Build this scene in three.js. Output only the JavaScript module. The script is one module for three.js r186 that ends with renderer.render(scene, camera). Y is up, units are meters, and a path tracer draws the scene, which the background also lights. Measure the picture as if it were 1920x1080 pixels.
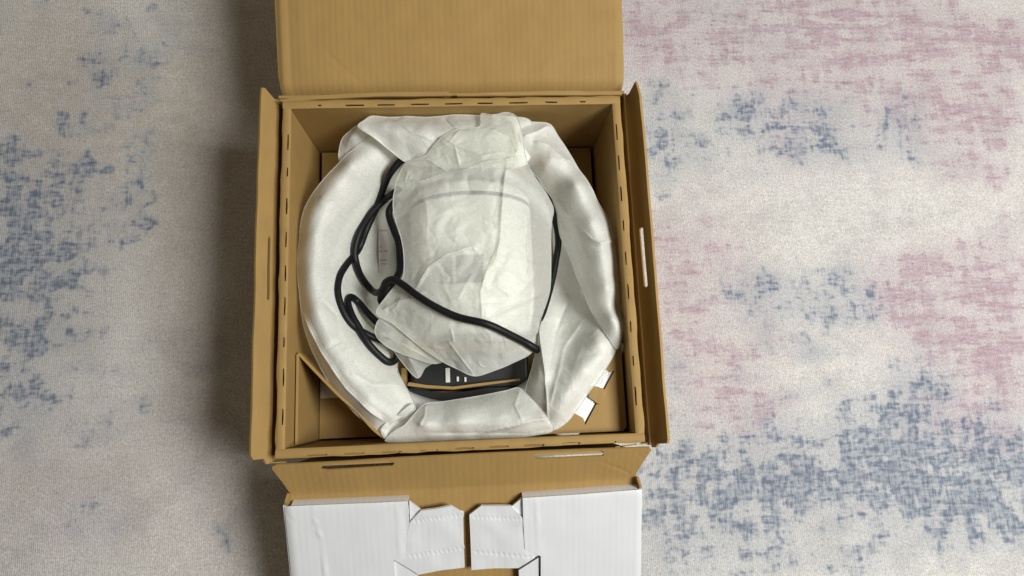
import * as THREE from 'three';
import { RoundedBoxGeometry } from 'three/addons/geometries/RoundedBoxGeometry.js';
import { mergeGeometries } from 'three/addons/utils/BufferGeometryUtils.js';
import { RectAreaLightUniformsLib } from 'three/addons/lights/RectAreaLightUniformsLib.js';
import { createNoise2D } from 'simplex-noise';

// ---------------------------------------------------------------- camera, light, exposure
const scene = new THREE.Scene();
const FOCAL = 1205.87;                                   // photo pixels (1920 x 1080)
const EYE = new THREE.Vector3(0.0176, 0.86, 0.1378);
const AX = [[0.9979, 0.0501, 0.0403], [-0.0312, -0.1699, 0.985], [0.0562, -0.9842, -0.168]]
  .map((r) => new THREE.Vector3(...r).normalize());      // image right, image down, forward
const camera = new THREE.PerspectiveCamera(2 * Math.atan(540 / FOCAL) * 180 / Math.PI, 16 / 9, 0.05, 30);
camera.position.copy(EYE);
camera.quaternion.setFromRotationMatrix(new THREE.Matrix4().makeBasis(AX[0], AX[1].clone().negate(), AX[2].clone().negate()));
camera.updateMatrixWorld(true);
scene.add(camera);

const renderer = new THREE.WebGLRenderer({ antialias: true });
renderer.toneMapping = THREE.LinearToneMapping;
renderer.toneMappingExposure = 1.0;
renderer.shadowMap.enabled = true;

scene.background = new THREE.Color().setRGB(0.115, 0.095, 0.068);   // dim light of the room all round
RectAreaLightUniformsLib.init();
const windowLight = new THREE.RectAreaLight(new THREE.Color().setRGB(1.0, 0.995, 0.965), 34, 0.62, 0.70);   // daylight from a window
windowLight.name = 'window_light';
windowLight.position.set(1.10, 1.82, 0.26);
windowLight.lookAt(0, 0.1, 0);
scene.add(windowLight);

// ---------------------------------------------------------------- helpers
let seedState = 1234567;
const rnd = () => { seedState = (seedState + 0x6d2b79f5) | 0; let t = Math.imul(seedState ^ (seedState >>> 15), 1 | seedState); t = (t + Math.imul(t ^ (t >>> 7), 61 | t)) ^ t; return ((t ^ (t >>> 14)) >>> 0) / 4294967296; };
const noise = createNoise2D(rnd), noiseB = createNoise2D(rnd);
const clamp = (x, a = 0, b = 1) => Math.min(b, Math.max(a, x));
const sst = (a, b, x) => { const t = clamp((x - a) / (b - a)); return t * t * (3 - 2 * t); };
const fbm = (n, x, y, o = 4) => { let s = 0, a = 0.5; for (let i = 0; i < o; i++) { s += a * n(x, y); x = x * 2.03 + 17.1; y = y * 2.03 - 9.7; a *= 0.5; } return s; };

function rayOf(px, py) {
  return new THREE.Vector3().addScaledVector(AX[0], px - 960).addScaledVector(AX[1], py - 540).addScaledVector(AX[2], FOCAL);
}
function at(px, py, y) {                                  // a photo pixel on the level y
  const d = rayOf(px, py), t = (y - EYE.y) / d.y;
  return new THREE.Vector3(EYE.x + d.x * t, y, EYE.z + d.z * t);
}
function atSurface(px, py, hf) {                          // a photo pixel on a surface y = hf(x, z)
  let y = 0.17;
  for (let i = 0; i < 25; i++) { const p = at(px, py, y); y = y * 0.4 + hf(p.x, p.z) * 0.6; }
  return at(px, py, y);
}
const xz = (list) => list.map(([px, py, h]) => { const p = at(px, py, h); return [p.x, p.z, h]; });

function inPoly(poly, x, y) {
  let c = false;
  for (let i = 0, j = poly.length - 1; i < poly.length; j = i++) {
    const a = poly[i], b = poly[j];
    if ((a[1] > y) !== (b[1] > y) && x < (b[0] - a[0]) * (y - a[1]) / (b[1] - a[1]) + a[0]) c = !c;
  }
  return c;
}
function segDist(ax, ay, bx, by, x, y) {
  const dx = bx - ax, dy = by - ay, t = clamp(((x - ax) * dx + (y - ay) * dy) / (dx * dx + dy * dy + 1e-12));
  const qx = ax + dx * t, qy = ay + dy * t;
  return [Math.hypot(x - qx, y - qy), qx, qy, t];
}
function nearestOn(polys, x, y) {
  let best = [1e9, x, y];
  for (const poly of polys) for (let i = 0, j = poly.length - 1; i < poly.length; j = i++) {
    const r = segDist(poly[j][0], poly[j][1], poly[i][0], poly[i][1], x, y);
    if (r[0] < best[0]) best = r;
  }
  return best;
}
function smoothOutline(pts, n = 4) {                      // a closed curve through the points
  const c = new THREE.CatmullRomCurve3(pts.map((p) => new THREE.Vector3(p[0], p[2] ?? 0, p[1])), true, 'centripetal');
  return c.getPoints(pts.length * n).slice(0, -1).map((v) => [v.x, v.z, v.y]);
}
// a sheet of even thickness over a flat outline (u, v), put in space by map(u, v)
function sheetGeometry(outline, holes, cell, map, thickness, uvScale = 1) {
  const polys = [outline, ...holes];
  let x0 = 1e9, x1 = -1e9, y0 = 1e9, y1 = -1e9;
  for (const p of outline) { x0 = Math.min(x0, p[0]); x1 = Math.max(x1, p[0]); y0 = Math.min(y0, p[1]); y1 = Math.max(y1, p[1]); }
  x0 -= cell * 1.37; y0 -= cell * 1.37; x1 += cell * 1.5; y1 += cell * 1.5;
  const nx = Math.ceil((x1 - x0) / cell) + 1, ny = Math.ceil((y1 - y0) / cell) + 1;
  const inside = (x, y) => { if (!inPoly(outline, x, y)) return false; for (const h of holes) if (inPoly(h, x, y)) return false; return true; };
  const P = new Array(nx * ny), IN = new Uint8Array(nx * ny);
  for (let j = 0; j < ny; j++) for (let i = 0; i < nx; i++) { const x = x0 + i * cell, y = y0 + j * cell; P[j * nx + i] = [x, y]; IN[j * nx + i] = inside(x, y) ? 1 : 0; }
  const used = new Uint8Array(nx * ny), cells = [];
  for (let j = 0; j < ny - 1; j++) for (let i = 0; i < nx - 1; i++) {
    const k = j * nx + i, q = [k, k + 1, k + nx + 1, k + nx];
    if (q.some((v) => IN[v])) { cells.push(q); for (const v of q) used[v] = 1; }
  }
  const edge = new Uint8Array(nx * ny);
  for (const q of cells) if (q.some((v) => !IN[v])) for (const v of q) edge[v] = 1;
  for (let k = 0; k < P.length; k++) if (used[k] && edge[k]) {
    const r = nearestOn(polys, P[k][0], P[k][1]);
    if (!IN[k] || r[0] < cell * 0.3) P[k] = [r[1], r[2], 1];
  }
  for (const poly of polys) for (const c of poly) {       // keep the corners
    let b = -1, bd = cell * 0.9;
    for (let j = Math.floor((c[1] - y0) / cell) - 1; j <= Math.floor((c[1] - y0) / cell) + 2; j++) for (let i = Math.floor((c[0] - x0) / cell) - 1; i <= Math.floor((c[0] - x0) / cell) + 2; i++) {
      const k = j * nx + i; if (!used[k] || !P[k][2]) continue;
      const d = Math.hypot(P[k][0] - c[0], P[k][1] - c[1]); if (d < bd) { bd = d; b = k; }
    }
    if (b >= 0) P[b] = [c[0], c[1], 1];
  }
  const id = new Int32Array(nx * ny).fill(-1), top = [], uv = [], tris = [];
  const vert = (k) => { if (id[k] < 0) { id[k] = top.length; top.push(map(P[k][0], P[k][1])); uv.push(P[k][0] * uvScale, P[k][1] * uvScale); } return id[k]; };
  const add = (a, b, c) => {
    const A = P[a], B = P[b], C = P[c], ar = (B[0] - A[0]) * (C[1] - A[1]) - (B[1] - A[1]) * (C[0] - A[0]);
    if (ar < cell * cell * 1e-3) return;
    if (A[2] && B[2] && C[2] && !inside((A[0] + B[0] + C[0]) / 3, (A[1] + B[1] + C[1]) / 3)) return;
    tris.push([vert(a), vert(b), vert(c)]);
  };
  for (const [a, b, c, d] of cells) { if (Math.hypot(P[a][0] - P[c][0], P[a][1] - P[c][1]) <= Math.hypot(P[b][0] - P[d][0], P[b][1] - P[d][1])) { add(a, b, c); add(a, c, d); } else { add(a, b, d); add(b, c, d); } }
  const n = top.length, N = top.map(() => new THREE.Vector3()), e1 = new THREE.Vector3(), e2 = new THREE.Vector3();
  // orientation: u x v of the map should point the way of -(du x dv) when v runs along z; decide by the up axis
  let sgn = 0;
  for (const [a, b, c] of tris) { e1.subVectors(top[b], top[a]); e2.subVectors(top[c], top[a]); e1.cross(e2); sgn += e1.y; }
  const flip = sgn < 0;
  const T = flip ? tris.map(([a, b, c]) => [a, c, b]) : tris;
  for (const [a, b, c] of T) { e1.subVectors(top[b], top[a]); e2.subVectors(top[c], top[a]); e1.cross(e2); N[a].add(e1); N[b].add(e1); N[c].add(e1); }
  for (const v of N) v.normalize();
  const pos = [], nor = [], uvs = [], idx = [];
  for (let k = 0; k < n; k++) { pos.push(top[k].x, top[k].y, top[k].z); nor.push(N[k].x, N[k].y, N[k].z); uvs.push(uv[2 * k], uv[2 * k + 1]); }
  for (const t of T) idx.push(...t);
  if (thickness > 0) {
    const bot = top.map((v, k) => v.clone().addScaledVector(N[k], -thickness));
    for (let k = 0; k < n; k++) { pos.push(bot[k].x, bot[k].y, bot[k].z); nor.push(-N[k].x, -N[k].y, -N[k].z); uvs.push(uv[2 * k], uv[2 * k + 1]); }
    for (const [a, b, c] of T) idx.push(n + a, n + c, n + b);
    const seen = new Map();
    for (const [a, b, c] of T) for (const [p, q] of [[a, b], [b, c], [c, a]]) { const k = p < q ? p * 1e7 + q : q * 1e7 + p; seen.set(k, seen.has(k) ? null : [p, q]); }
    for (const e of seen.values()) if (e) {
      const [p, q] = e, s = pos.length / 3;
      e1.subVectors(top[q], top[p]); e2.subVectors(bot[p], top[p]); const m = e2.clone().cross(e1).normalize();
      for (const v of [top[p], top[q], bot[q], bot[p]]) { pos.push(v.x, v.y, v.z); nor.push(m.x, m.y, m.z); }
      const len = e1.length(); uvs.push(0, 0, len, 0, len, thickness, 0, thickness);
      idx.push(s, s + 2, s + 1, s, s + 3, s + 2);
    }
  }
  const g = new THREE.BufferGeometry();
  g.setAttribute('position', new THREE.Float32BufferAttribute(pos, 3));
  g.setAttribute('normal', new THREE.Float32BufferAttribute(nor, 3));
  g.setAttribute('uv', new THREE.Float32BufferAttribute(uvs, 2));
  g.setIndex(idx);
  return g;
}
// smooth surface through points [x, z, h]
function spline(pts, smooth = 0) {
  const n = pts.length, N = n + 3, A = Array.from({ length: N }, () => new Float64Array(N + 1));
  const U = (r2) => (r2 < 1e-12 ? 0 : 0.5 * r2 * Math.log(r2));
  const S = 10;
  const q = pts.map(([x, z, h]) => [x * S, z * S, h]);
  for (let i = 0; i < n; i++) {
    for (let j = 0; j < n; j++) A[i][j] = U((q[i][0] - q[j][0]) ** 2 + (q[i][1] - q[j][1]) ** 2);
    A[i][i] += smooth; A[i][n] = A[n][i] = 1; A[i][n + 1] = A[n + 1][i] = q[i][0]; A[i][n + 2] = A[n + 2][i] = q[i][1]; A[i][N] = q[i][2];
  }
  for (let c = 0; c < N; c++) {
    let p = c; for (let r = c + 1; r < N; r++) if (Math.abs(A[r][c]) > Math.abs(A[p][c])) p = r;
    [A[c], A[p]] = [A[p], A[c]];
    for (let r = 0; r < N; r++) if (r !== c && A[r][c]) { const f = A[r][c] / A[c][c]; for (let k = c; k <= N; k++) A[r][k] -= f * A[c][k]; }
  }
  const w = A.map((row, i) => row[N] / row[i]);
  return (x, z) => { x *= S; z *= S; let s = w[n] + w[n + 1] * x + w[n + 2] * z; for (let i = 0; i < n; i++) s += w[i] * U((x - q[i][0]) ** 2 + (z - q[i][1]) ** 2); return s; };
}
// creases: [[ [px,py,h], ... ], height, width, oneSided]
function creaseField(list, sharp = 1, tent = false) {
  const lines = list.map(([pts, amp, width, side]) => ({ p: xz(pts), amp, width, side: side || 0 }));
  return (x, z) => {
    let s = 0;
    for (const l of lines) {
      let best = 1e9, sg = 1, tt = 0;
      for (let i = 1; i < l.p.length; i++) {
        const a = l.p[i - 1], b = l.p[i], r = segDist(a[0], a[1], b[0], b[1], x, z);
        if (r[0] < best) { best = r[0]; sg = ((b[0] - a[0]) * (z - a[1]) - (b[1] - a[1]) * (x - a[0])) > 0 ? 1 : -1; tt = (i - 1 + r[3]) / (l.p.length - 1); }
      }
      const lw = l.width * sharp, w = l.side && sg * l.side > 0 ? lw * 0.35 : lw;
      const fade = Math.min(1, 6 * Math.min(tt, 1 - tt) + 0.25);
      if (tent) { const R = w * 4.2, v = Math.max(0, 1 - best / R); s += l.amp * fade * (0.75 * v + 0.5 * Math.max(0, 1 - best / (w * 0.8))) * (0.85 + 0.3 * noise(x * 34, z * 34)); } else if (best < w * 3) { const e = Math.abs(best) / w; s += l.amp * fade * Math.exp(-e * 1.4) * (1 + 0.25 * noise(x * 160, z * 160)); }
    }
    return s;
  };
}
// crumpled facets: cells of plane folds
function crumple(x, z, size, salt) {
  const gx = x / size, gz = z / size, ix = Math.floor(gx), iz = Math.floor(gz);
  let f1 = 9, f2 = 9;
  for (let j = -1; j <= 1; j++) for (let i = -1; i <= 1; i++) {
    const h = Math.sin((ix + i) * 127.1 + (iz + j) * 311.7 + salt) * 43758.5453, h2 = Math.sin((ix + i) * 269.5 + (iz + j) * 183.3 + salt) * 43758.5453;
    const d = Math.hypot(ix + i + (h - Math.floor(h)) - gx, iz + j + (h2 - Math.floor(h2)) - gz);
    if (d < f1) { f2 = f1; f1 = d; } else if (d < f2) f2 = d;
  }
  return f2 - f1;
}

// sharp-edged folds: linear over a skewed lattice of random heights
const hash2 = (i, j, k) => { const h = Math.sin(i * 127.1 + j * 311.7 + k * 74.7) * 43758.5453; return 2 * (h - Math.floor(h)) - 1; };
function facets(x, z, size, salt) {
  const u0 = x / size, v0 = z / size, sk = (u0 + v0) * 0.366, u = u0 + sk, v = v0 + sk, i = Math.floor(u), j = Math.floor(v), a = u - i, b = v - j;
  return a > b ? hash2(i, j, salt) * (1 - a) + hash2(i + 1, j, salt) * (a - b) + hash2(i + 1, j + 1, salt) * b : hash2(i, j, salt) * (1 - b) + hash2(i, j + 1, salt) * (b - a) + hash2(i + 1, j + 1, salt) * a;
}
const taken = new Map();
function numbered(n) { const k = taken.get(n) ?? 0; taken.set(n, k + 1); return k ? `${n}_${String(k).padStart(3, '0')}` : n; }
function thing(name, label, category, extra = {}) {
  const o = new THREE.Group(); o.name = numbered(name); o.userData = { label, category, kind: 'thing', ...extra }; scene.add(o); return o;
}
function part(name, geometry, material, parent, label) {
  const m = new THREE.Mesh(geometry, material); m.name = name; m.castShadow = m.receiveShadow = true;
  if (label) m.userData.label = label;
  parent.add(m); return m;
}
function boxAt(x0, x1, y0, y1, z0, z1, r = 0.0006) {
  const g = new RoundedBoxGeometry(x1 - x0, y1 - y0, z1 - z0, 1, r); g.translate((x0 + x1) / 2, (y0 + y1) / 2, (z0 + z1) / 2);
  const p = g.attributes.position, n = g.attributes.normal, u = new Float32Array(p.count * 2);
  for (let i = 0; i < p.count; i++) { const ax = Math.abs(n.getX(i)), ay = Math.abs(n.getY(i)), az = Math.abs(n.getZ(i)); u[2 * i] = ax > ay && ax > az ? p.getZ(i) : p.getX(i); u[2 * i + 1] = ay > ax && ay > az ? p.getZ(i) : p.getY(i); }
  g.setAttribute('uv', new THREE.BufferAttribute(u, 2)); return g;
}

// ---------------------------------------------------------------- textures and materials
function dataTexture(w, h, fill, srgb, wrap = THREE.RepeatWrapping) {
  const d = new Uint8Array(w * h * 4), c = [0, 0, 0];
  for (let j = 0; j < h; j++) for (let i = 0; i < w; i++) { fill(i, j, c); const k = 4 * (j * w + i); d[k] = clamp(c[0]) * 255 + 0.5; d[k + 1] = clamp(c[1]) * 255 + 0.5; d[k + 2] = clamp(c[2]) * 255 + 0.5; d[k + 3] = 255; }
  const t = new THREE.DataTexture(d, w, h); t.wrapS = t.wrapT = wrap; t.magFilter = THREE.LinearFilter; t.minFilter = THREE.LinearMipmapLinearFilter; t.generateMipmaps = true;
  if (srgb) t.colorSpace = THREE.SRGBColorSpace; t.needsUpdate = true; return t;
}
const toS = (l) => (l <= 0.0031308 ? l * 12.92 : 1.055 * Math.pow(l, 1 / 2.4) - 0.055);
// noise that repeats over n texels
function tiled(n, f) { return (i, j) => { const a = i / n, b = j / n, w = (t) => t; const u = sst(0, 1, a), v = sst(0, 1, b); return w(f(i, j) * (1 - u) * (1 - v) + f(i - n, j) * u * (1 - v) + f(i, j - n) * (1 - u) * v + f(i - n, j - n) * u * v); }; }

// kraft board: fibres, specks and, where fluted, the faint print-through of the corrugation
function kraftMaps(flute, salt) {
  const n = 1024, size = 0.42;
  const coarse = tiled(n, (i, j) => fbm(noise, i * 0.012 + salt, j * 0.007, 3));
  const map = dataTexture(n, n, (i, j, c) => {
    const fib = fbm(noiseB, i * 0.5 + salt, j * 0.34, 2), fine = noise(i * 0.9, j * 0.9 + salt);
    let v = 1 + 0.11 * coarse(i, j) + 0.085 * fib + 0.05 * fine;
    if (flute) { const s = Math.sin((i / n) * Math.PI * 2 * 60 + 0.6 * noiseB(j * 0.004, i * 0.02)); v *= 1 + 0.03 * s * (0.55 + 0.6 * fbm(noise, i * 0.02, j * 0.006 + salt, 2)); }
    const speck = noiseB(i * 0.33 + salt, j * 0.33) > 0.86 ? 0.84 : noise(i * 0.31, j * 0.31 - salt) > 0.92 ? 1.1 : 1;
    v *= speck;
    c[0] = toS(0.355 * v); c[1] = toS(0.223 * v); c[2] = toS(0.072 * v * (1 - 0.05 * coarse(i, j)));
  }, true);
  const bump = dataTexture(512, 512, (i, j, c) => {
    let v = 0.5 + 0.16 * fbm(noise, i * 0.4, j * 0.33 + salt, 3);
    if (flute) v += 0.22 * Math.sin((i / 512) * Math.PI * 2 * 60);
    c[0] = c[1] = c[2] = v;
  }, false);
  map.repeat.set(1 / size, 1 / size); bump.repeat.set(1 / size, 1 / size);
  return { map, bump };
}
const kA = kraftMaps(true, 3), kB = kraftMaps(false, 51);
const M = {};
M.kraftFluted = new THREE.MeshStandardMaterial({ map: kA.map, bumpMap: kA.bump, bumpScale: 0.00022, roughness: 0.78, side: THREE.DoubleSide });
M.kraft = new THREE.MeshStandardMaterial({ map: kB.map, bumpMap: kB.bump, bumpScale: 0.00012, roughness: 0.74, side: THREE.DoubleSide });
M.kraftEdge = new THREE.MeshStandardMaterial({ color: new THREE.Color().setRGB(0.30, 0.20, 0.09), roughness: 0.9, side: THREE.DoubleSide });
const whiteBump = dataTexture(512, 512, (i, j, c) => { const v = 0.5 + 0.13 * Math.sin((i / 512) * Math.PI * 2 * 64) * (0.6 + 0.5 * noise(i * 0.03, j * 0.008)) + 0.12 * fbm(noise, i * 0.05, j * 0.03, 3); c[0] = c[1] = c[2] = v; }, false);
whiteBump.repeat.set(1 / 0.42, 1 / 0.42);
const whiteMap = dataTexture(512, 512, (i, j, c) => { const v = 0.725 + 0.012 * noise(i * 0.7, j * 0.7) + 0.015 * fbm(noiseB, i * 0.03, j * 0.02, 3); c[0] = toS(v * 0.97); c[1] = toS(v); c[2] = toS(v * 1.035); }, true);
whiteMap.repeat.set(1 / 0.42, 1 / 0.42);
M.whiteBoard = new THREE.MeshStandardMaterial({ map: whiteMap, bumpMap: whiteBump, bumpScale: 0.0003, roughness: 0.5, side: THREE.DoubleSide });
// polyethylene foam sheet: thin, milky, with a fine pebbled shiny skin
const foamBump = dataTexture(1024, 1024, (() => {
  const f = tiled(1024, (i, j) => 0.55 * (1 - Math.abs(fbm(noise, i * 0.05, j * 0.075, 2)) * 2.4) + 0.45 * (1 - Math.abs(fbm(noiseB, i * 0.11, j * 0.15, 2)) * 2.6));
  return (i, j, c) => { const v = clamp(0.1 + 0.7 * f(i, j)); c[0] = c[1] = c[2] = v; };
})(), false);
foamBump.repeat.set(1 / 0.17, 1 / 0.17);
const foamMap = dataTexture(512, 512, (() => { const f = tiled(512, (i, j) => 0.4 * fbm(noise, i * 0.03, j * 0.03, 3) + 0.9 * fbm(noiseB, i * 0.075, j * 0.1, 3)); return (i, j, c) => { const v = 0.92 * (1 + 0.19 * f(i, j)); c[0] = toS(v * 1.01); c[1] = toS(v * 1.03); c[2] = toS(v * 0.965); }; })(), true);
foamMap.repeat.set(1 / 0.11, 1 / 0.11);
const foamLook = { map: foamMap, bumpMap: foamBump, bumpScale: 0.00062, roughness: 0.25, thickness: 0, ior: 1.5, side: THREE.DoubleSide };
M.foam = new THREE.MeshPhysicalMaterial({ ...foamLook, transmission: 0.54 });          // one layer
M.foamDouble = new THREE.MeshPhysicalMaterial({ ...foamLook, transmission: 0.29 });    // several layers
M.rubber = new THREE.MeshPhysicalMaterial({ color: new THREE.Color().setRGB(0.006, 0.0068, 0.0072), roughness: 0.5, specularIntensity: 0.55 });
M.plastic = new THREE.MeshPhysicalMaterial({ color: new THREE.Color().setRGB(0.90, 0.90, 0.89), roughness: 0.3, clearcoat: 0.2 });
M.blackPlastic = new THREE.MeshStandardMaterial({ color: new THREE.Color().setRGB(0.008, 0.009, 0.009), roughness: 0.45 });
M.greyMark = new THREE.MeshStandardMaterial({ color: new THREE.Color().setRGB(0.3, 0.3, 0.31), roughness: 0.6 });
M.paper = new THREE.MeshStandardMaterial({ color: new THREE.Color().setRGB(0.75, 0.74, 0.71), roughness: 0.8, side: THREE.DoubleSide });

// ---------------------------------------------------------------- the rug
const RUG = { x0: -0.86, x1: 1.06, z0: -0.62, z1: 0.60 };
function rugTexture() {
  const W = 2048, H = 1304;
  const blue = [[110, 520, 200, 520, .36], [1450, 500, 420, 420, .14], [1560, 930, 420, 130, .42], [1300, 960, 160, 140, .36], [1480, 235, 210, 80, .3], [1262, 260, 80, 110, .35], [1520, 560, 170, 60, .3], [60, 440, 130, 150, .38], [250, 250, 90, 250, .2], [60, 650, 110, 130, .35], [1840, 930, 120, 120, .3], [1390, 215, 45, 45, .75], [1232, 270, 45, 45, .9], [1235, 195, 40, 40, .5], [1310, 285, 60, 30, .35], [1240, 340, 30, 20, .7], [1500, 215, 80, 40, .4], [1605, 285, 60, 28, .55], [1690, 235, 45, 55, .75], [1530, 230, 50, 60, .5], [1490, 270, 70, 40, .4], [1410, 330, 40, 14, .4], [1740, 280, 50, 14, .35], [1420, 545, 60, 38, .75], [1520, 565, 90, 38, .6], [1600, 560, 40, 45, .65], [1515, 660, 24, 20, .95], [1560, 660, 60, 14, .35], [1430, 640, 30, 40, .4], [1700, 745, 36, 44, 1.1], [1762, 730, 34, 30, .9], [1735, 690, 50, 40, .5], [1550, 840, 110, 50, .8], [1570, 905, 130, 40, .8], [1650, 838, 60, 50, .95], [1720, 825, 130, 50, .8], [1790, 880, 110, 50, .9], [1880, 860, 60, 80, .85], [1460, 900, 90, 45, .7], [1640, 760, 60, 40, .4], [1520, 735, 60, 14, .5], [1610, 755, 30, 20, .5], [1280, 990, 100, 80, .55], [1270, 890, 60, 40, .45], [1410, 975, 70, 45, .6], [1240, 860, 30, 30, .4], [1700, 985, 60, 26, .6], [1460, 1045, 50, 20, .6], [1600, 1055, 80, 26, .55], [1800, 965, 100, 40, .65], [1885, 985, 70, 40, .65], [1340, 870, 70, 40, .45], [1400, 710, 60, 8, .55], [1450, 800, 60, 30, .35], [1250, 690, 40, 40, .45], [1640, 930, 200, 60, .4], [1830, 930, 120, 60, .5], [1260, 760, 40, 80, .25], [1420, 70, 120, 60, .22], [1340, 20, 60, 24, .35],
    [44, 430, 44, 80, 1.4], [12, 460, 24, 80, 1.2], [60, 500, 46, 34, .7], [18, 290, 28, 45, .75], [90, 370, 40, 40, .5], [100, 495, 36, 28, .75], [265, 105, 40, 34, .85], [185, 128, 24, 46, .95], [190, 32, 26, 26, .75], [222, 48, 26, 12, .6], [285, 33, 20, 10, .5], [320, 60, 26, 22, .55], [330, 92, 30, 14, .45], [366, 92, 14, 8, .5], [276, 176, 16, 24, .9], [235, 202, 22, 16, .7], [150, 240, 24, 18, .9], [120, 180, 40, 10, .45], [170, 315, 20, 18, 1.0], [152, 335, 12, 10, .7], [115, 312, 18, 10, .4], [268, 288, 20, 18, .9], [264, 334, 18, 26, .95], [262, 385, 10, 40, .75], [272, 412, 16, 14, .65], [256, 438, 14, 12, .7], [215, 386, 20, 20, .65], [210, 430, 14, 30, .5], [58, 158, 22, 20, .6], [75, 8, 14, 12, .9], [10, 20, 20, 40, .4], [300, 258, 24, 14, .4], [180, 200, 14, 20, .45], [80, 610, 30, 30, 1.25], [50, 655, 24, 34, 1.1], [100, 580, 26, 18, .8], [20, 545, 30, 30, .7], [10, 620, 14, 24, .6], [40, 750, 48, 44, .8], [46, 822, 16, 18, 1.05], [66, 745, 14, 16, .8], [22, 715, 20, 20, .6], [170, 685, 16, 12, .5], [235, 700, 20, 12, .5], [262, 758, 26, 14, .6], [185, 815, 50, 18, .5], [330, 785, 26, 10, .5], [378, 690, 26, 14, .5], [400, 740, 16, 14, .5], [420, 765, 10, 8, .8], [165, 975, 60, 30, .4], [412, 993, 18, 14, .9], [365, 890, 34, 12, .4], [140, 1000, 20, 14, .5], [90, 480, 80, 60, .35], [470, 960, 14, 12, .8], [375, 960, 20, 14, .4], [30, 350, 60, 120, .3]];
  const pink = [[1500, 70, 430, 130, .5], [120, 520, 240, 520, .22], [1760, 220, 220, 100, .34], [1790, 540, 200, 110, .42], [1330, 640, 130, 170, .36], [1830, 720, 150, 130, .42], [1300, 430, 130, 100, .26], [1620, 330, 300, 60, .18], [150, 930, 280, 160, .26], [1300, 40, 200, 70, .55], [1200, 60, 70, 70, .55], [1560, 40, 90, 60, .55], [1480, 130, 280, 60, .35], [1790, 70, 110, 46, .95], [1895, 75, 44, 30, 1.2], [1700, 20, 140, 40, .5], [1790, 215, 100, 46, .85], [1880, 120, 60, 40, .4], [1468, 240, 60, 70, .5], [1850, 320, 70, 28, .6], [1800, 300, 60, 24, .5], [1840, 245, 60, 20, .5], [1860, 190, 60, 30, .4], [1695, 562, 66, 50, 1.0], [1770, 525, 130, 50, .9], [1875, 560, 70, 40, .85], [1820, 470, 90, 26, .5], [1280, 600, 70, 70, .65], [1300, 460, 70, 34, .55], [1235, 430, 40, 40, .45], [1330, 700, 90, 70, .5], [1462, 750, 36, 20, .95], [1370, 745, 70, 50, .5], [1820, 648, 90, 26, 1.15], [1880, 665, 50, 36, .95], [1845, 735, 100, 50, .8], [1800, 790, 90, 30, .6], [1875, 832, 54, 18, .9], [1240, 550, 40, 60, .55], [1760, 640, 90, 40, .4], [1440, 640, 60, 60, .35], [1350, 510, 90, 60, .35], [1400, 790, 100, 40, .35], [1650, 150, 200, 80, .35], [1500, 20, 120, 60, .4], [1560, 920, 180, 80, .2], [1880, 430, 60, 60, .35], [90, 130, 120, 100, .2], [120, 940, 160, 80, .2], [440, 330, 90, 300, .28], [430, 800, 90, 300, .25]];
  const tan = [[150, 300, 330, 380, .34], [380, 560, 160, 600, .34], [60, 100, 180, 160, .65], [230, 200, 150, 130, .6], [190, 380, 150, 130, .6], [60, 280, 100, 100, .4], [60, 600, 120, 100, .35], [60, 900, 120, 50, .45], [150, 560, 120, 60, .3], [400, 200, 120, 200, .3], [200, 890, 60, 30, .5]];
  const G = 4, gw = Math.ceil(W / G) + 2, gh = Math.ceil(H / G) + 2;
  const field = (list) => {
    const f = new Float32Array(gw * gh);
    for (const [px, py, rx, ry, s] of list) {
      const p = at(px, py, 0), k = -EYE.y / 0 || 0; void k;
      const sc = Math.abs(at(px + 10, py, 0).x - p.x) / 10;
      const cx = (p.x - RUG.x0) / (RUG.x1 - RUG.x0) * W / G, cz = (p.z - RUG.z0) / (RUG.z1 - RUG.z0) * H / G;
      const ax = rx * sc / (RUG.x1 - RUG.x0) * W / G, az = ry * sc / (RUG.z1 - RUG.z0) * H / G;
      for (let j = Math.max(0, Math.floor(cz - 2.4 * az)); j < Math.min(gh, cz + 2.4 * az); j++) for (let i = Math.max(0, Math.floor(cx - 2.4 * ax)); i < Math.min(gw, cx + 2.4 * ax); i++) {
        const d = Math.pow(Math.abs((i - cx) / ax), 2.4) + Math.pow(Math.abs((j - cz) / az), 2.4);
        f[j * gw + i] += s * Math.exp(-0.9 * d);
      }
    }
    return (i, j) => { const x = i / G, y = j / G, a = Math.floor(x), b = Math.floor(y), u = x - a, v = y - b, k = b * gw + a; return (f[k] * (1 - u) + f[k + 1] * u) * (1 - v) + (f[k + gw] * (1 - u) + f[k + gw + 1] * u) * v; };
  };
  const fb = field(blue), fp = field(pink), ft = field(tan);
  return dataTexture(W, H, (i, j, c) => {
    const wx = i + 26 * noise(i * 0.009, j * 0.022) + 6 * noiseB(i * 0.03, j * 0.07), wy = j + 24 * noiseB(i * 0.02, j * 0.009) + 5 * noise(i * 0.07, j * 0.03);
    const n1 = fbm(noise, i * 0.035, j * 0.05, 3), n2 = 0.55 * fbm(noiseB, i * 0.012, j * 0.11, 3) + 0.6 * fbm(noiseB, i * 0.035 + 60, j * 0.2, 2), n3 = 0.55 * fbm(noise, i * 0.13, j * 0.016, 2) + 0.6 * fbm(noise, i * 0.22 + 33, j * 0.04, 2), gr = noiseB(i * 0.33, j * 0.33), g2 = noise(i * 0.8, j * 0.8), g3 = noiseB(i * 0.16, j * 0.5);
    const ci = clamp(wx, 0, W - 1), cj = clamp(wy, 0, H - 1);
    const s1 = noise(i * 0.07, j * 0.1), s2 = noiseB(i * 0.19, j * 0.21), g4 = noise(i * 0.24 + 9, j * 0.2);
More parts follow.
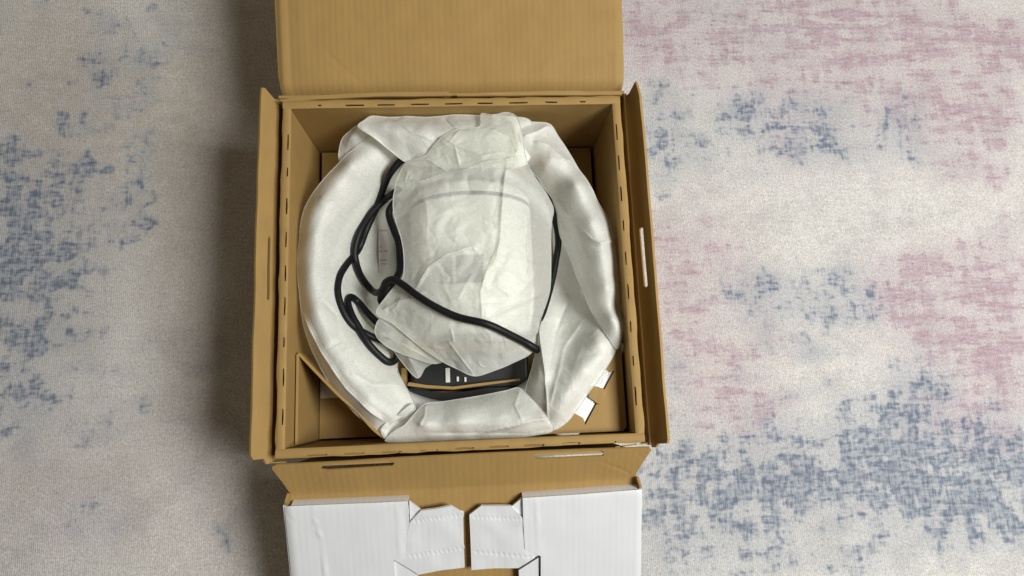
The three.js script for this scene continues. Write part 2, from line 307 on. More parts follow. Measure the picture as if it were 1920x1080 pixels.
    const midB = 0.55 * fbm(noise, i * 0.011 + 200, j * 0.03, 3) + 0.55 * fbm(noiseB, i * 0.034, j * 0.012 + 90, 3), midP = 0.65 * fbm(noiseB, i * 0.009 + 310, j * 0.036, 3) + 0.45 * fbm(noise, i * 0.04, j * 0.012 + 150, 3);
    const vb = fb(ci, cj) * (0.34 + 1.0 * sst(-0.5, 0.5, midB)) + 0.2 * sst(0.1, 0.55, midB), vp = fp(ci, cj) * (0.4 + 0.95 * sst(-0.5, 0.5, midP)) + 0.2 * sst(0.0, 0.5, midP) * sst(900, 1300, i);
    const rag = 0.5 * n1 + 0.45 * n2 + 0.3 * n3 + 0.3 * s1;
    const low = fbm(noiseB, i * 0.008 - 30, j * 0.009, 3);
    const washB = sst(0.0, 1.35, vb * (0.85 + 0.7 * rag) + 0.16 * sst(0.1, 0.6, low) * (0.5 + rag)) * 0.66;
    const haze = clamp(fb(i, j)) * (0.8 + 0.5 * rag), hazeP = clamp(fp(i, j)) * (0.8 + 0.5 * n2 + 0.4 * n3);
    const speckB = sst(0.26, 1.35, 0.78 * Math.min(vb, 1.4) * (0.7 + 0.6 * rag) + 0.15 * s1 + 0.16 * s2 + 0.14 * g4 + 0.36 * n2 + 0.50 * n3 - 0.02) * sst(0.05, 0.4, vb);
    const washP = sst(-0.02, 1.4, vp * (0.75 + 0.7 * (0.5 * n1 + 0.6 * n2 + 0.5 * n3)) + 0.14 * sst(0.05, 0.5, -low) * (0.6 + n2 + n3)) * 0.72;
    const speckP = sst(0.5, 1.15, 0.75 * Math.min(vp, 1.2) * (0.8 + 0.5 * n2) + 0.28 * n2 + 0.32 * n3 + 0.2 * s1 + 0.16 * g3 + 0.14 * s2 - 0.04) * sst(0.08, 0.4, vp);
    const far = sst(0.5, 0.9, 0.5 + 0.9 * fbm(noise, i * 0.006 + 70, j * 0.008, 3));
    const mt = clamp(ft(ci, cj) * (0.7 + 0.5 * n1));
    let r = 0.725, g = 0.712, b = 0.68;
    const pale = 0.07 * n1 - 0.06 * sst(-0.1, 0.5, low) + 0.10 * n2 + 0.09 * n3 - 0.06 * far;
    r += pale; g += pale; b += pale * 0.9;
    r += (0.50 - r) * mt * 0.75; g += (0.45 - g) * mt * 0.75; b += (0.36 - b) * mt * 0.75;
    const qP = clamp(Math.max(washP, 0.46 * hazeP)), qB = clamp(Math.max(washB, 0.46 * haze));
    r += (0.49 - r) * qP; g += (0.345 - g) * qP; b += (0.41 - b) * qP;
    r += (0.27 - r) * speckP * 0.46; g += (0.13 - g) * speckP * 0.46; b += (0.19 - b) * speckP * 0.46;
    r += (0.32 - r) * qB; g += (0.375 - g) * qB; b += (0.455 - b) * qB;
    r += (0.065 - r) * speckB * 0.76; g += (0.10 - g) * speckB * 0.76; b += (0.175 - b) * speckB * 0.76;
    const k = 1 + 0.11 * gr + 0.05 * g2 + 0.07 * g3 + 0.13 * g4 + 0.08 * s2 + 0.04 * s1;
    c[0] = toS(Math.max(0.01, r * k)); c[1] = toS(Math.max(0.01, g * k)); c[2] = toS(Math.max(0.01, b * k));
  }, true, THREE.MirroredRepeatWrapping);
}
const weave = dataTexture(1024, 1024, (i, j, c) => {
  const u = i / 1024 * 80, v = j / 1024 * 92;
  const a = Math.sin(v * Math.PI * 2 + 1.6 * noise(i * 0.012, j * 0.02) + 0.7 * noiseB(i * 0.05, j * 0.05)), b = Math.sin(u * Math.PI * 2 + 1.3 * noise(i * 0.02 + 40, j * 0.012));
  const v0 = 0.5 + 0.2 * a * (0.6 + 0.5 * noise(i * 0.06, j * 0.03)) + 0.1 * b + 0.16 * noise(i * 0.17, j * 0.17) + 0.1 * noiseB(i * 0.5, j * 0.5);
  c[0] = c[1] = c[2] = v0;
}, false, THREE.MirroredRepeatWrapping);
weave.repeat.set((RUG.x1 - RUG.x0) / 0.2, (RUG.z1 - RUG.z0) / 0.2);
{
  const m = new THREE.MeshPhysicalMaterial({ map: rugTexture(), bumpMap: weave, bumpScale: 0.0011, roughness: 0.92, sheen: 0.25, sheenRoughness: 0.6 });
  m.sheenColor = new THREE.Color().setRGB(0.5, 0.5, 0.5);
  const w = RUG.x1 - RUG.x0, d = RUG.z1 - RUG.z0, K = 3;
  const g = new THREE.BoxGeometry(w * K, 0.008, d * K), uv = g.attributes.uv, p = g.attributes.position;
  for (let i = 0; i < p.count; i++) uv.setXY(i, (p.getX(i) + w / 2) / w, (p.getZ(i) + d / 2) / d);
  const r = new THREE.Mesh(g, m); r.name = 'rug'; r.position.set((RUG.x0 + RUG.x1) / 2, -0.004, (RUG.z0 + RUG.z1) / 2); r.receiveShadow = true;
  r.userData = { kind: 'structure', label: 'cream woven rug with faded blue and mauve patches', category: 'rug' };
  scene.add(r);
}

// ---------------------------------------------------------------- the outer carton
const RIM = 0.2;
const carton = thing('cardboard_box', 'open brown corrugated carton with white printed outside, flaps folded out on rug', 'box');
part('wall', boxAt(-0.1950, -0.1915, 0.0, 0.186, -0.197, 0.192), M.kraft, carton);
part('wall', boxAt(0.1915, 0.1950, 0.0, 0.186, -0.197, 0.192), M.kraft, carton);
part('wall', boxAt(-0.1914, 0.1914, 0.0, 0.190, -0.1985, -0.195), M.kraft, carton);
part('wall', boxAt(-0.1735, 0.1735, 0.0, 0.1815, 0.1950, 0.1980), M.kraft, carton);
part('base', boxAt(-0.1913, 0.1913, 0.0, 0.004, -0.1949, 0.1884), M.kraft, carton);
// lid, folded right back
{
  const zh = -0.2035, slope = 0.19, W = 0.1925;
  const out = [[-W + 0.002, zh], [W - 0.001, zh], [W + 0.0005, zh - 0.01], [W - 0.0005, zh - 0.2], [W, -0.6], [-W, -0.6], [-W - 0.0005, zh - 0.2], [-W + 0.0003, zh - 0.02]];
  const cr = creaseField([[[[610, 95, .2], [640, 122, .2], [673, 147, .2]], -0.0011, 0.0016], [[[985, 150, .2], [1012, 130, .2], [1036, 110, .2], [1062, 97, .2], [1132, 96, .2]], 0.0013, 0.0014, 1], [[[1150, 0, .2], [1152, 70, .2], [1140, 150, .2]], -0.0005, 0.0015], [[[1156, 0, .2], [1160, 160, .2]], 0.0007, 0.0016]]);
  const h = (x, z) => 0.19 + slope * (zh - z) - 0.011 * Math.exp(-(zh - z) / 0.0045) + 0.0012 * Math.sin((zh - z) * 16) + cr(x, z) - 0.0016 * sst(0.0090, 0.0102, x + W) * (1 - sst(0.0102, 0.03, x + W)) + 0.0006 * noise(x * 12, z * 12) - 0.004 * sst(W - 0.008, W, Math.abs(x));
  part('lid', sheetGeometry(out, [], 0.0035, (x, z) => new THREE.Vector3(x, h(x, z), z), 0.0035), M.kraftFluted, carton);
}
// side flaps
function sideFlap(s, slot, ends) {
  const zs = -0.1935, ze = 0.189, len = 0.0245;             // t: 0 at the wall top, len at the free edge
  const out = s < 0
    ? [[0, zs], [0.006, zs - 0.0015], [0.019, zs - 0.009], [0.0238, zs - 0.0075], [len, zs + 0.002], [len + 0.0006, -0.05], [len + 0.0004, 0.08], [len, ze - 0.006], [0.021, ze - 0.0015], [0.007, ze - 0.0015], [0.004, ze + 0.004], [0, ze + 0.004]]
    : [[0, zs], [0.006, zs - 0.001], [0.018, zs - 0.0085], [0.0215, zs + 0.004], [len - 0.001, zs + 0.013], [len + 0.0007, -0.05], [len + 0.0003, 0.1], [len, ze - 0.004], [0.0225, ze], [0.009, ze + 0.001], [0.005, ze + 0.005], [0, ze + 0.005]];
  const wob = (z) => 0.0005 * noise(z * 14, s * 3);
  const map = (t, z) => {
    const b = 0.0065, k = clamp(t / b), m = t - b * k;
    const x = 0.1930 + 0.0036 * k + (s < 0 ? 0.0088 : 0.0064) * Math.max(0, m) / 0.018 + wob(z);
    const y = 0.186 + 0.0055 * k + (s < 0 ? 0.0125 : 0.0205) * Math.max(0, m) / 0.018 + 0.5 * wob(z + 3);
    return new THREE.Vector3(s * x, y, z);
  };
  return part('side_flap', sheetGeometry(out, [slot], 0.0017, map, 0.0028), M.kraft, carton);
}
{
  const zOf = (px, py) => at(px, py, 0.196).z;
  const a = zOf(502, 440), b = zOf(498, 563), c = zOf(1194, 424), d = zOf(1206, 541);
  sideFlap(-1, [[0.0052, a + 0.003], [0.0068, a], [0.0085, a + 0.003], [0.0088, b - 0.002], [0.0072, b], [0.0055, b - 0.003]]);
  sideFlap(1, [[0.0058, c + 0.002], [0.0085, c], [0.0125, c + 0.003], [0.0130, d - 0.003], [0.0100, d], [0.0066, d - 0.003]]);
}
// low strips between the lid and the liner
{
  const strip = (pts, h) => part('tuck_strip', sheetGeometry(xz(pts.map(([x, y]) => [x, y, h])), [], 0.0014, (x, z) => new THREE.Vector3(x, h + 0.0006 * noise(x * 20, z * 5), z), 0.003), M.kraft, carton);
  strip([[520, 188], [560, 182], [640, 176], [760, 172], [842, 172], [842, 179.5], [700, 181], [600, 186], [531, 191]], 0.1985);
  strip([[857, 176], [960, 172], [1080, 170], [1166, 174], [1166, 178], [1000, 178.5], [857, 180]], 0.1985);
  strip([[498, 862], [510, 866.5], [576, 863], [576, 865], [508, 869], [497, 865]], 0.184);
  strip([[1154, 837.5], [1221, 829], [1222, 831], [1154, 839.5]], 0.184);
}
// front flap: kraft inside sloping down and out, with the folded white-faced end on top of it
const TRAY = (z) => 0.171 - 0.397 * (z - 0.234);
{
  const f = new THREE.Group(); f.name = 'front_flap'; carton.add(f);
  const base = (z) => (z < 0.228 ? 0.1885 - (z - 0.1905) * 0.811 : 0.1581 - 0.397 * (z - 0.228));
  const surf = (x, z) => base(z) + 0.0005 * noise(x * 14, z * 14);
  const onBase = (l) => l.map(([px, py]) => { const p = atSurface(px, py, surf); return [p.x, p.z]; });
  const cr = creaseField([[[[560, 930, .17], [590, 905, .175], [612, 886, .18]], -0.0009, 0.0012], [[[1130, 868, .18], [1165, 880, .175], [1186, 890, .17]], -0.0009, 0.0012], [[[1195, 850, .18], [1208, 862, .18]], -0.0006, 0.001]]);
  const top = onBase([[510, 875], [518, 872], [640, 866], [745, 859], [860, 853], [996, 847], [1100, 843], [1218, 839]]);
  const right = onBase([[1221, 845], [1213, 856], [1193, 888]]), left = onBase([[545, 927], [530, 905], [511, 881]]);
  const out = [...top, ...right, [0.181, 0.236], [0.183, 0.47], [-0.183, 0.47], [-0.181, 0.236], ...left];
  const slots = [onBase([[598, 880], [608, 872], [732, 863.5], [740, 869], [734, 874.5], [612, 882]]), onBase([[998, 859], [1006, 850.5], [1128, 845], [1136, 850], [1129, 855], [1006, 861]])];
  part('inner_face', sheetGeometry(out, slots, 0.0016, (x, z) => new THREE.Vector3(x, surf(x, z) + cr(x, z), z), 0.0018), M.kraftFluted, f, 'brown fluted inner face with two lock slots');
  const plane = (x, z) => TRAY(z);
  const onTray = (l, off = 0) => l.map(([px, py]) => { const p = atSurface(px, py, (x, z) => TRAY(z) + off); return [p.x, p.z]; });
  const wcr = creaseField([[[[588, 948, .17], [588, 968, .165], [597, 1000, .16], [604, 1020, .15], [610, 1060, .14], [613, 1120, .13], [612, 1200, .11]], 0.0022, 0.0010, 1], [[[541, 966, .165], [549, 976, .16]], -0.0014, 0.001], [[[744, 950, .17], [747, 985, .165], [750, 1050, .14]], 0.0009, 0.0016], [[[757, 945, .17], [761, 990, .16], [760, 1045, .15]], -0.0008, 0.0012], [[[1006, 935, .17], [1008, 980, .165], [1012, 1040, .15]], 0.0009, 0.0018], [[[995, 940, .17], [996, 975, .165]], -0.0006, 0.0014]]);
  const edgeL = onTray([[531, 949], [545, 1080]]), edgeR = onTray([[1206, 917], [1204, 1080]]);
  const fall = (x, z) => -0.0025 * sst(0.007, 0, Math.abs(x + 0.1845)) - 0.0018 * sst(0.004, 0, Math.abs(x - 0.1855));
  const panelMap = (x, z) => new THREE.Vector3(x, plane(x, z) + wcr(x, z) + fall(x, z) + 0.0005 * noise(x * 18, z * 18) - 0.0012 * Math.exp(-(z - zTop(x)) / 0.0018), z);
  const zL = (p) => p[1];
  const L = onTray([[532, 950], [600, 947], [700, 943], [764, 940], [767, 981], [758, 1049], [738, 1050]]);
  const R = onTray([[980, 934], [1060, 929], [1140, 923], [1205, 918]]);
  const zTop = (x) => { const a = x < 0 ? L[0] : R[0], b = x < 0 ? L[3] : R[3]; return a[1] + (b[1] - a[1]) * (x - a[0]) / (b[0] - a[0]); };
  part('white_panel', sheetGeometry([...L, [L[6][0] + 0.002, 0.46], [edgeL[0][0] + 0.001, 0.46]], [], 0.0026, panelMap, 0.003), M.whiteBoard, f, 'white outer face with a long vertical crease');
  const Rb = onTray([[1204, 1080], [1012, 1080], [1014, 1043], [984, 1030], [981, 975]]);
  part('white_panel', sheetGeometry([...R, [Rb[0][0], 0.46], [Rb[1][0], 0.46], Rb[2], Rb[3], Rb[4]], [], 0.0026, panelMap, 0.003), M.whiteBoard, f, 'smooth white outer face');
  // locking tabs that reach towards each other
  const dash = (a, b) => { const [p, q] = onTray([a, b]); return (x, z) => { const r = segDist(p[0], p[1], q[0], q[1], x, z); return -0.0006 * Math.exp(-((r[0] / 0.0009) ** 2)) + (r[0] < 0.0018 ? 0.0005 * Math.sin(r[3] * 75) : 0); }; };
  const d1 = [dash([772, 978], [866, 966]), dash([765, 1044], [866, 1028])], d2 = [dash([884, 971], [981, 974]), dash([886, 1036], [1005, 1045])];
  const tabL = onTray([[768, 981], [789, 958], [812, 955], [845, 949], [868, 963], [869, 1000], [871, 1064], [830, 1069], [785, 1078], [761, 1063], [739, 1050], [757, 1049]]);
  part('lock_tab', sheetGeometry(tabL, [], 0.0016, (x, z) => new THREE.Vector3(x, TRAY(z) - 0.0006 + d1[0](x, z) + d1[1](x, z) + 0.02 * Math.max(0, x - tabL[0][0]) + 0.0008 * noise(x * 30, z * 30), z), 0.003), M.whiteBoard, f);
  const tabR = onTray([[880, 967], [902, 950], [930, 950], [958, 950], [982, 974], [985, 1030], [1011, 1041], [972, 1066], [930, 1067], [884, 1071], [882, 1010]]);
  part('lock_tab', sheetGeometry(tabR, [], 0.0016, (x, z) => new THREE.Vector3(x, TRAY(z) - 0.0008 + d2[0](x, z) + d2[1](x, z) - 0.13 * Math.max(0, tabR[4][0] - x) * 0.55 + 0.0008 * noise(x * 30, z * 30), z), 0.003), M.whiteBoard, f);
  // small gussets beside the tabs
  const gus = (pts, dy) => part('gusset', sheetGeometry(onTray(pts), [], 0.0012, (x, z) => new THREE.Vector3(x, TRAY(z) - dy, z), 0.0025), M.whiteBoard, f);
  gus([[766.5, 941], [788, 957], [768, 980]], 0.004);
  gus([[979, 935], [980, 972], [960, 951]], 0.004);
  gus([[973, 1071], [1012, 1046], [1010, 1110], [975, 1110]], 0.0035);
  gus([[738, 1053], [783, 1081], [780, 1120], [742, 1120]], 0.0035);
  // the end faces of the folded part, standing on the kraft face
  const endFace = (a, b) => {
    const out2 = [[a[0], 0], [b[0], 0], [b[0], 0.0185], [a[0], 0.0185]];
    const k = (x) => { const t = (x - a[0]) / (b[0] - a[0]); return a[1] + (b[1] - a[1]) * t; };
    return part('end_face', sheetGeometry(out2, [], 0.003, (x, t) => { const z = k(x); return new THREE.Vector3(x, TRAY(z) - 0.002 - 0.927 * t, z + 0.0012 - 0.38 * t - 0.003 * Math.sin(Math.PI * t / 0.0185) * 0.3); }, 0.0025), M.whiteBoard, f);
  };
  endFace([L[0][0] + 0.006, L[0][1]], L[3]);
  endFace(R[0], [R[3][0] - 0.004, R[3][1]]);
  for (const s of [-1, 1]) {
    const x0 = s < 0 ? edgeL[0][0] : edgeR[0][0], zT = s < 0 ? L[0][1] : R[3][1];
    const out2 = [[zT, 0.001], [0.46, 0.001], [0.46, 0.0185], [zT - 0.006, 0.0185]];
    part('side_face', sheetGeometry(out2, [], 0.003, (z, t) => new THREE.Vector3(x0 - s * 0.0012, TRAY(z) - 0.003 - 0.95 * t, z - 0.3 * t), 0.0025), M.whiteBoard, f);
    const out3 = [[zT - 0.0005, 0.0015], [zT - 0.004, -0.0005], [zT - 0.012, 0.006], [zT - 0.0115, 0.0215], [zT - 0.002, 0.0215]];
    part('corner_ear', sheetGeometry(out3, [], 0.0012, (z, t) => new THREE.Vector3(x0 - s * (0.003 + 0.2 * (zT - z)), TRAY(z) - 0.0015 - 0.95 * t, z), 0.0025), M.kraft, f);
  }
}

// ---------------------------------------------------------------- the inner liner
const liner = thing('cardboard_liner', 'brown double-walled cardboard liner with slit folded rim inside the open carton', 'liner');
const IX = 0.18375, IZ = 0.1873, TH = 0.0084;
function linerWall(axis, s) {                              // axis 'x': a left or right wall, 'z': a back or front wall
  const w = new THREE.Group(); w.name = 'wall'; liner.add(w);
  const half = axis === 'x' ? IZ - TH - 0.0004 : IX;
  const place = (geo) => { if (axis === 'x') { geo.rotateY(s < 0 ? Math.PI / 2 : -Math.PI / 2); geo.translate(s * IX, 0, 0); } else { if (s > 0) geo.rotateY(Math.PI); geo.translate(0, 0, s * IZ); } return geo; };
  const y0 = 0.0045, fold = 0.0012;
  part('inner_sheet', place(boxAt(-half, half, y0, RIM - 0.0022, TH - 0.0024, TH)), M.kraft, w);
  part('outer_sheet', place(boxAt(-half, half, y0, RIM - 0.0022, 0, 0.0024)), M.kraft, w);
  const slots = [], pitch = 0.0358, long = 0.0178;
  for (let u = -half + (axis === 'x' ? 0.024 : 0.030); u < half - 0.03; u += pitch) {
    const l = long * (0.9 + 0.25 * rnd()), o = u + 0.002 * (rnd() - 0.5), v = s > 0 && axis === 'z' ? 0.0006 : TH - 0.0030, d = 0.0017 + 0.0006 * rnd();
    slots.push([[o, v + 0.0003], [o + l * 0.3, v], [o + l, v + 0.0003], [o + l, v + d - 0.0003], [o + l * 0.5, v + d], [o, v + d - 0.0003]]);
  }
  const n = s * 7 + (axis === 'x' ? 2 : 0);
  const out = []; const steps = 40;
  for (let i = 0; i <= steps; i++) { const u = -half + 2 * half * i / steps; out.push([u, -0.0008 * (0.4 + noise(u * 26, n)) * (i && i < steps ? 1 : 0)]); }
  out.push([half, TH + 0.0005], [-half, TH + 0.0005]);
  const cap = sheetGeometry(out, slots, 0.00125, (u, v) => { const e = clamp((v - TH * 0.5) / (TH * 0.5), -1, 1); return new THREE.Vector3(u, RIM + 0.0005 * noise(u * 18, n + 9) - 0.0012 * e ** 4, v); }, 0.0016);
  part('rim', place(cap), M.kraft, w);
}
linerWall('z', -1); linerWall('z', 1); linerWall('x', -1); linerWall('x', 1);

// floor insert
const floorTray = thing('floor_insert', 'brown cardboard floor panel deep inside the liner, below the wrapped parts', 'cardboard panel');
part('panel', boxAt(-0.171, 0.171, 0.0735, 0.078, -0.1765, 0.1765), M.kraft, floorTray);
for (const s of [-1, 1]) part('leg', boxAt(s * 0.165 - 0.0015, s * 0.165 + 0.0015, 0.0045, 0.0733, -0.17, 0.17), M.kraft, floorTray);

// folded corner brace, lower left in the photograph
{
  const b = thing('corner_brace', 'folded triangular cardboard brace beside the wrapped ring', 'cardboard brace');
  const H = 0.168, a = [-0.1722, 0.0838], c = [-0.0800, 0.1772];
  part('side_panel', boxAt(-0.1740, -0.1712, 0.0785, H, 0.083, 0.1765), M.kraft, b);
  const L = Math.hypot(c[0] - a[0], c[1] - a[1]), ux = (c[0] - a[0]) / L, uz = (c[1] - a[1]) / L;
  const g = sheetGeometry([[0, 0.0785], [L, 0.0785], [L, H - 0.004], [L * 0.8, H - 0.0015], [L * 0.5, H], [0, H]], [], 0.003,
    (t, y) => { const bow = -0.003 * Math.sin(Math.PI * t / L) + 0.0025 * Math.sin(t * 95) * sst(0.05, 0.1, t); return new THREE.Vector3(a[0] + ux * t - uz * bow * -0.6 + (H - y) * 0.0, y, a[1] + uz * t + ux * bow * -0.6); }, 0.0028);
  part('diagonal_panel', g, M.kraft, b);
  const foldG = sheetGeometry([[0, 0], [0.0045, 0], [0.0045, 0.088], [0, 0.088]], [], 0.0011, (u, v) => { const ang = u / 0.0045 * Math.PI; return new THREE.Vector3(-0.1728 + 0.0018 * (1 - Math.cos(ang)) * 0.7, 0.079 + v, 0.0832 - 0.0018 * Math.sin(ang)); }, 0.0008);
  part('fold', foldG, M.kraft, b);
  const paper = thing('paper_slip', 'plain pale paper slip on the insert floor behind the corner brace', 'paper');
  const q = [[590, 690], [650, 690], [650, 744], [591, 748]].map(([x, y]) => { const p = at(x, y, 0.0795); return [p.x, p.z]; });
  part('sheet', sheetGeometry(q, [], 0.003, (x, z) => new THREE.Vector3(Math.max(x, -0.1695), 0.0793 + 0.0004 * noise(x * 30, z * 30), z), 0.0004), M.paper, paper);
}
// raised corner tray with the remote
const TY = 0.172;
{
  const t = thing('remote_tray', 'brown cardboard corner shelf with cut-out and tab holding the remote', 'cardboard tray');
  const X = 0.1722, Z = 0.1770;
  const px = (l, y = TY) => l.map(([x, y0]) => { const p = at(x, y0, y); return [p.x, p.z]; });
  const hole = px([[1071, 771], [1078, 775], [1094, 784], [1097.5, 797], [1151, 698], [1159, 690], [1144, 698], [1136, 692], [1110, 694]]);
  const out = [[X, 0.068], [X, Z - 0.004], [X - 0.004, Z], [0.055, Z], [0.056, Z - 0.008], [0.115, 0.138], [X - 0.02, 0.10], [X - 0.006, 0.07]];
  part('panel', sheetGeometry(out, [hole], 0.0016, (x, z) => new THREE.Vector3(x, TY + 0.0005 * noise(x * 16, z * 16), z), 0.003), M.kraft, t);
  const tab = px([[1137, 734], [1119, 724.5], [1111, 725], [1104, 737], [1105, 745], [1112, 750], [1125, 758.5]], TY + 0.003);
  part('tab', sheetGeometry(smoothOutline(tab, 2), [], 0.0012, (x, z) => new THREE.Vector3(x, TY + 0.0034 + 0.0005 * noise(x * 60, z * 60), z), 0.0026), M.kraft, t);
  for (const [x0, x1, z0, z1] of [[X - 0.003, X, 0.069, Z - 0.004], [0.056, X - 0.004, Z - 0.003, Z]]) part('skirt', boxAt(x0, x1, 0.0785, TY - 0.0033, z0, z1), M.kraft, t);
  // the remote lies just under the shelf, showing through the cut-out
  const r = thing('remote_control', 'slim white remote control held under a cardboard tab', 'remote control');
  const e0 = at(1097, 796, TY - 0.001), e1 = at(1151, 696, TY - 0.001), mid = e0.clone().lerp(e1, 0.5), dir = e1.clone().sub(e0), ang = Math.atan2(-dir.z, dir.x);
  const body = new RoundedBoxGeometry(0.122, 0.011, 0.034, 4, 0.005);
  const nrm = new THREE.Vector3(-Math.sin(ang), 0, -Math.cos(ang));
  const ctr = mid.clone().addScaledVector(nrm, 0.017).addScaledVector(dir.clone().normalize(), 0.004);
  const sgn = ctr.x < mid.x ? 1 : -1; if (sgn < 0) ctr.copy(mid).addScaledVector(nrm, -0.017);
  r.position.set(ctr.x, TY - 0.0066, ctr.z); r.rotation.y = ang;
  part('body', body, M.plastic, r);
  for (const [bx, by] of [[1122.5, 712.5], [1134, 698], [1101, 765]].slice(0, 2)) {
    const p = at(bx, by, TY - 0.0018).sub(r.position).applyAxisAngle(new THREE.Vector3(0, 1, 0), -ang);
    const g = new THREE.TorusGeometry(0.0042, 0.00022, 6, 40); g.rotateX(Math.PI / 2); g.translate(p.x, 0.0056, p.z);
    const ring = part('button', g, M.greyMark, r);
    const g2 = new THREE.TorusGeometry(0.0017, 0.0002, 6, 24, Math.PI * 1.6); g2.rotateX(Math.PI / 2); g2.translate(p.x, 0.0056, p.z);
    part('symbol', g2, M.greyMark, ring);
  }
}

// ---------------------------------------------------------------- foam-wrapped parts
const surfaces = [];
function foam(name, parent, outlinePx, ctrlPx, creases, o = {}) {
  const base = xz(outlinePx), outline = o.sharp ? base : smoothOutline(base, 3);
  const s = spline([...base, ...xz(ctrlPx)], 1e-5), cf = creaseField(creases.map(([p, a, w, d]) => [p, a * (o.fold ?? 1), w, d]), 0.7, true), amp = o.amp ?? 1, cs = o.size ?? 0.034, salt = o.salt ?? 1;
  const c1 = Math.cos(salt), s1 = Math.sin(salt);
  const ridge = (n, x, z, w) => { const v = Math.max(0, 1 - Math.abs(n(x, z)) * w); return v * v; };
  const h = (x, z) => {
    const a = x * c1 - z * s1, b = x * s1 + z * c1;
    const wx = a + 0.006 * noise(x * 26, z * 26 + salt), wz = b + 0.006 * noiseB(x * 26 + salt, z * 26);
    return s(x, z) + cf(x, z) + amp * (0.0010 * noise(x * 17 + salt, z * 17)
      + 0.0026 * facets(wx, wz * 0.7, 0.034, salt) + 0.0012 * facets(wz * 0.8, wx, 0.0145, salt + 3) + (o.single ? 0.0006 : 0.0002) * facets(wx, wz, 0.007, salt + 5) + 0.0013 * ridge(noise, a * 15 + salt, b * 26, 12) * (0.5 + 0.5 * noiseB(x * 20, z * 20)));
  };
  const g = sheetGeometry(outline, [], o.cell ?? 0.0012, (x, z) => new THREE.Vector3(x, h(x, z), z), o.thick ?? 0);
  if (o.turn) { const uv = g.attributes.uv, c = Math.cos(o.turn), n = Math.sin(o.turn); for (let i = 0; i < uv.count; i++) { const a = uv.getX(i), b = uv.getY(i); uv.setXY(i, a * c - b * n + salt * 0.013, a * n + b * c); } }
  surfaces.push({ outline, h });
  const rim = outline.map(([x, z]) => new THREE.Vector3(x, h(x, z) + 0.0001, z));
  part('hem', new THREE.TubeGeometry(new THREE.CatmullRomCurve3(rim, true, 'centripetal'), rim.length * 4, 0.0005, 5, true), M.foamDouble, parent);
  return part(name, g, o.single ? M.foam : M.foamDouble, parent, o.label);
}
const level = (x, z, from = 0.078) => surfaces.reduce((m, s) => (inPoly(s.outline, x, z) ? Math.max(m, s.h(x, z)) : m), from);

// the ring itself, mostly hidden by its wrap
{
  const r = thing('fan_ring', 'white plastic fan ring inside the large foam wrap', 'fan ring');
  const pts = []; for (let i = 0; i <= 24; i++) { const a = i / 24 * Math.PI * 2; pts.push(new THREE.Vector2(0.1450 + 0.0110 * Math.cos(a), 0.106 + 0.030 * Math.sin(a))); }
  const g = new THREE.LatheGeometry(pts, 96); g.translate(-0.001, 0, 0.006);
  part('loop', g, M.plastic, r);
}
const wrapA = thing('foam_wrap', 'milky crinkled foam sheet wrapped around the large ring along the liner walls', 'foam wrap');
foam('sheet', wrapA,
  [[700, 256, .170], [660, 282, .168], [634, 308, .166], [596, 350, .165], [571, 392, .165], [561, 450, .165], [558, 500, .165], [560, 540, .165], [564, 577, .165], [579, 641, .164], [596, 679, .163], [623, 727, .162], [646, 754, .161], [680, 788, .161], [712, 812, .161], [726, 800, .163], [752, 782, .164], [778, 766, .165], [772, 745, .160], [756, 715, .150], [746, 692, .140], [752, 650, .112], [765, 560, .090], [775, 480, .088], [775, 400, .096], [780, 330, .13], [775, 295, .158]],
  [[660, 312, .186], [612, 375, .190], [592, 440, .191], [588, 510, .191], [594, 580, .191], [614, 645, .190], [645, 700, .188], [690, 755, .184], [735, 782, .172], [690, 345, .160], [655, 400, .164], [640, 470, .157], [640, 530, .154], [650, 590, .160], [674, 650, .166], [708, 705, .167], [745, 745, .165], [700, 400, .122], [682, 470, .110], [682, 540, .104], [700, 600, .114], [722, 650, .130], [722, 440, .094], [724, 500, .090], [728, 560, .094], [735, 310, .155]],
  [[[[596, 365, .19], [618, 378, .19], [648, 392, .175], [690, 340, .17]], 0.0016, 0.004], [[[600, 470, .19], [606, 430, .19], [640, 395, .175], [670, 360, .17]], 0.0018, 0.004], [[[565, 580, .17], [600, 655, .18], [650, 730, .18], [700, 775, .175], [722, 790, .17]], 0.0026, 0.0045, -1], [[[600, 560, .19], [628, 590, .18], [640, 640, .18], [610, 655, .19]], -0.0022, 0.004], [[[690, 585, .15], [664, 700, .18], [700, 720, .175], [745, 720, .165]], 0.0014, 0.005], [[[740, 685, .14], [752, 705, .15], [772, 740, .16]], 0.0022, 0.0022]],
  { salt: 1.3, fold: 1.5, amp: 0.32 });
foam('tucked_fold', wrapA,
  [[638, 305, .156], [640, 262, .164], [655, 246, .170], [672, 236, .176], [702, 254, .172], [690, 270, .165], [660, 292, .158]],
  [[660, 262, .172]], [[[[672, 238, .176], [655, 262, .17], [645, 295, .16]], 0.0016, 0.003]], { salt: 4.1, amp: 0.6, single: true, turn: 0.7 });
foam('corner_fold', wrapA,
  [[714, 806, .166], [722, 795, .168], [748, 776, .169], [774, 757, .170], [779, 768, .164], [768, 784, .160], [752, 800, .160], [735, 824, .164], [722, 822, .165]],
  [[748, 792, .156]], [[[[716, 806, .166], [745, 780, .168], [774, 758, .17]], 0.0018, 0.0018], [[[716, 806, .166], [724, 820, .165]], 0.0018, 0.0018]], { salt: 7.7, amp: 0.4, turn: 1.2, cell: 0.0012 });
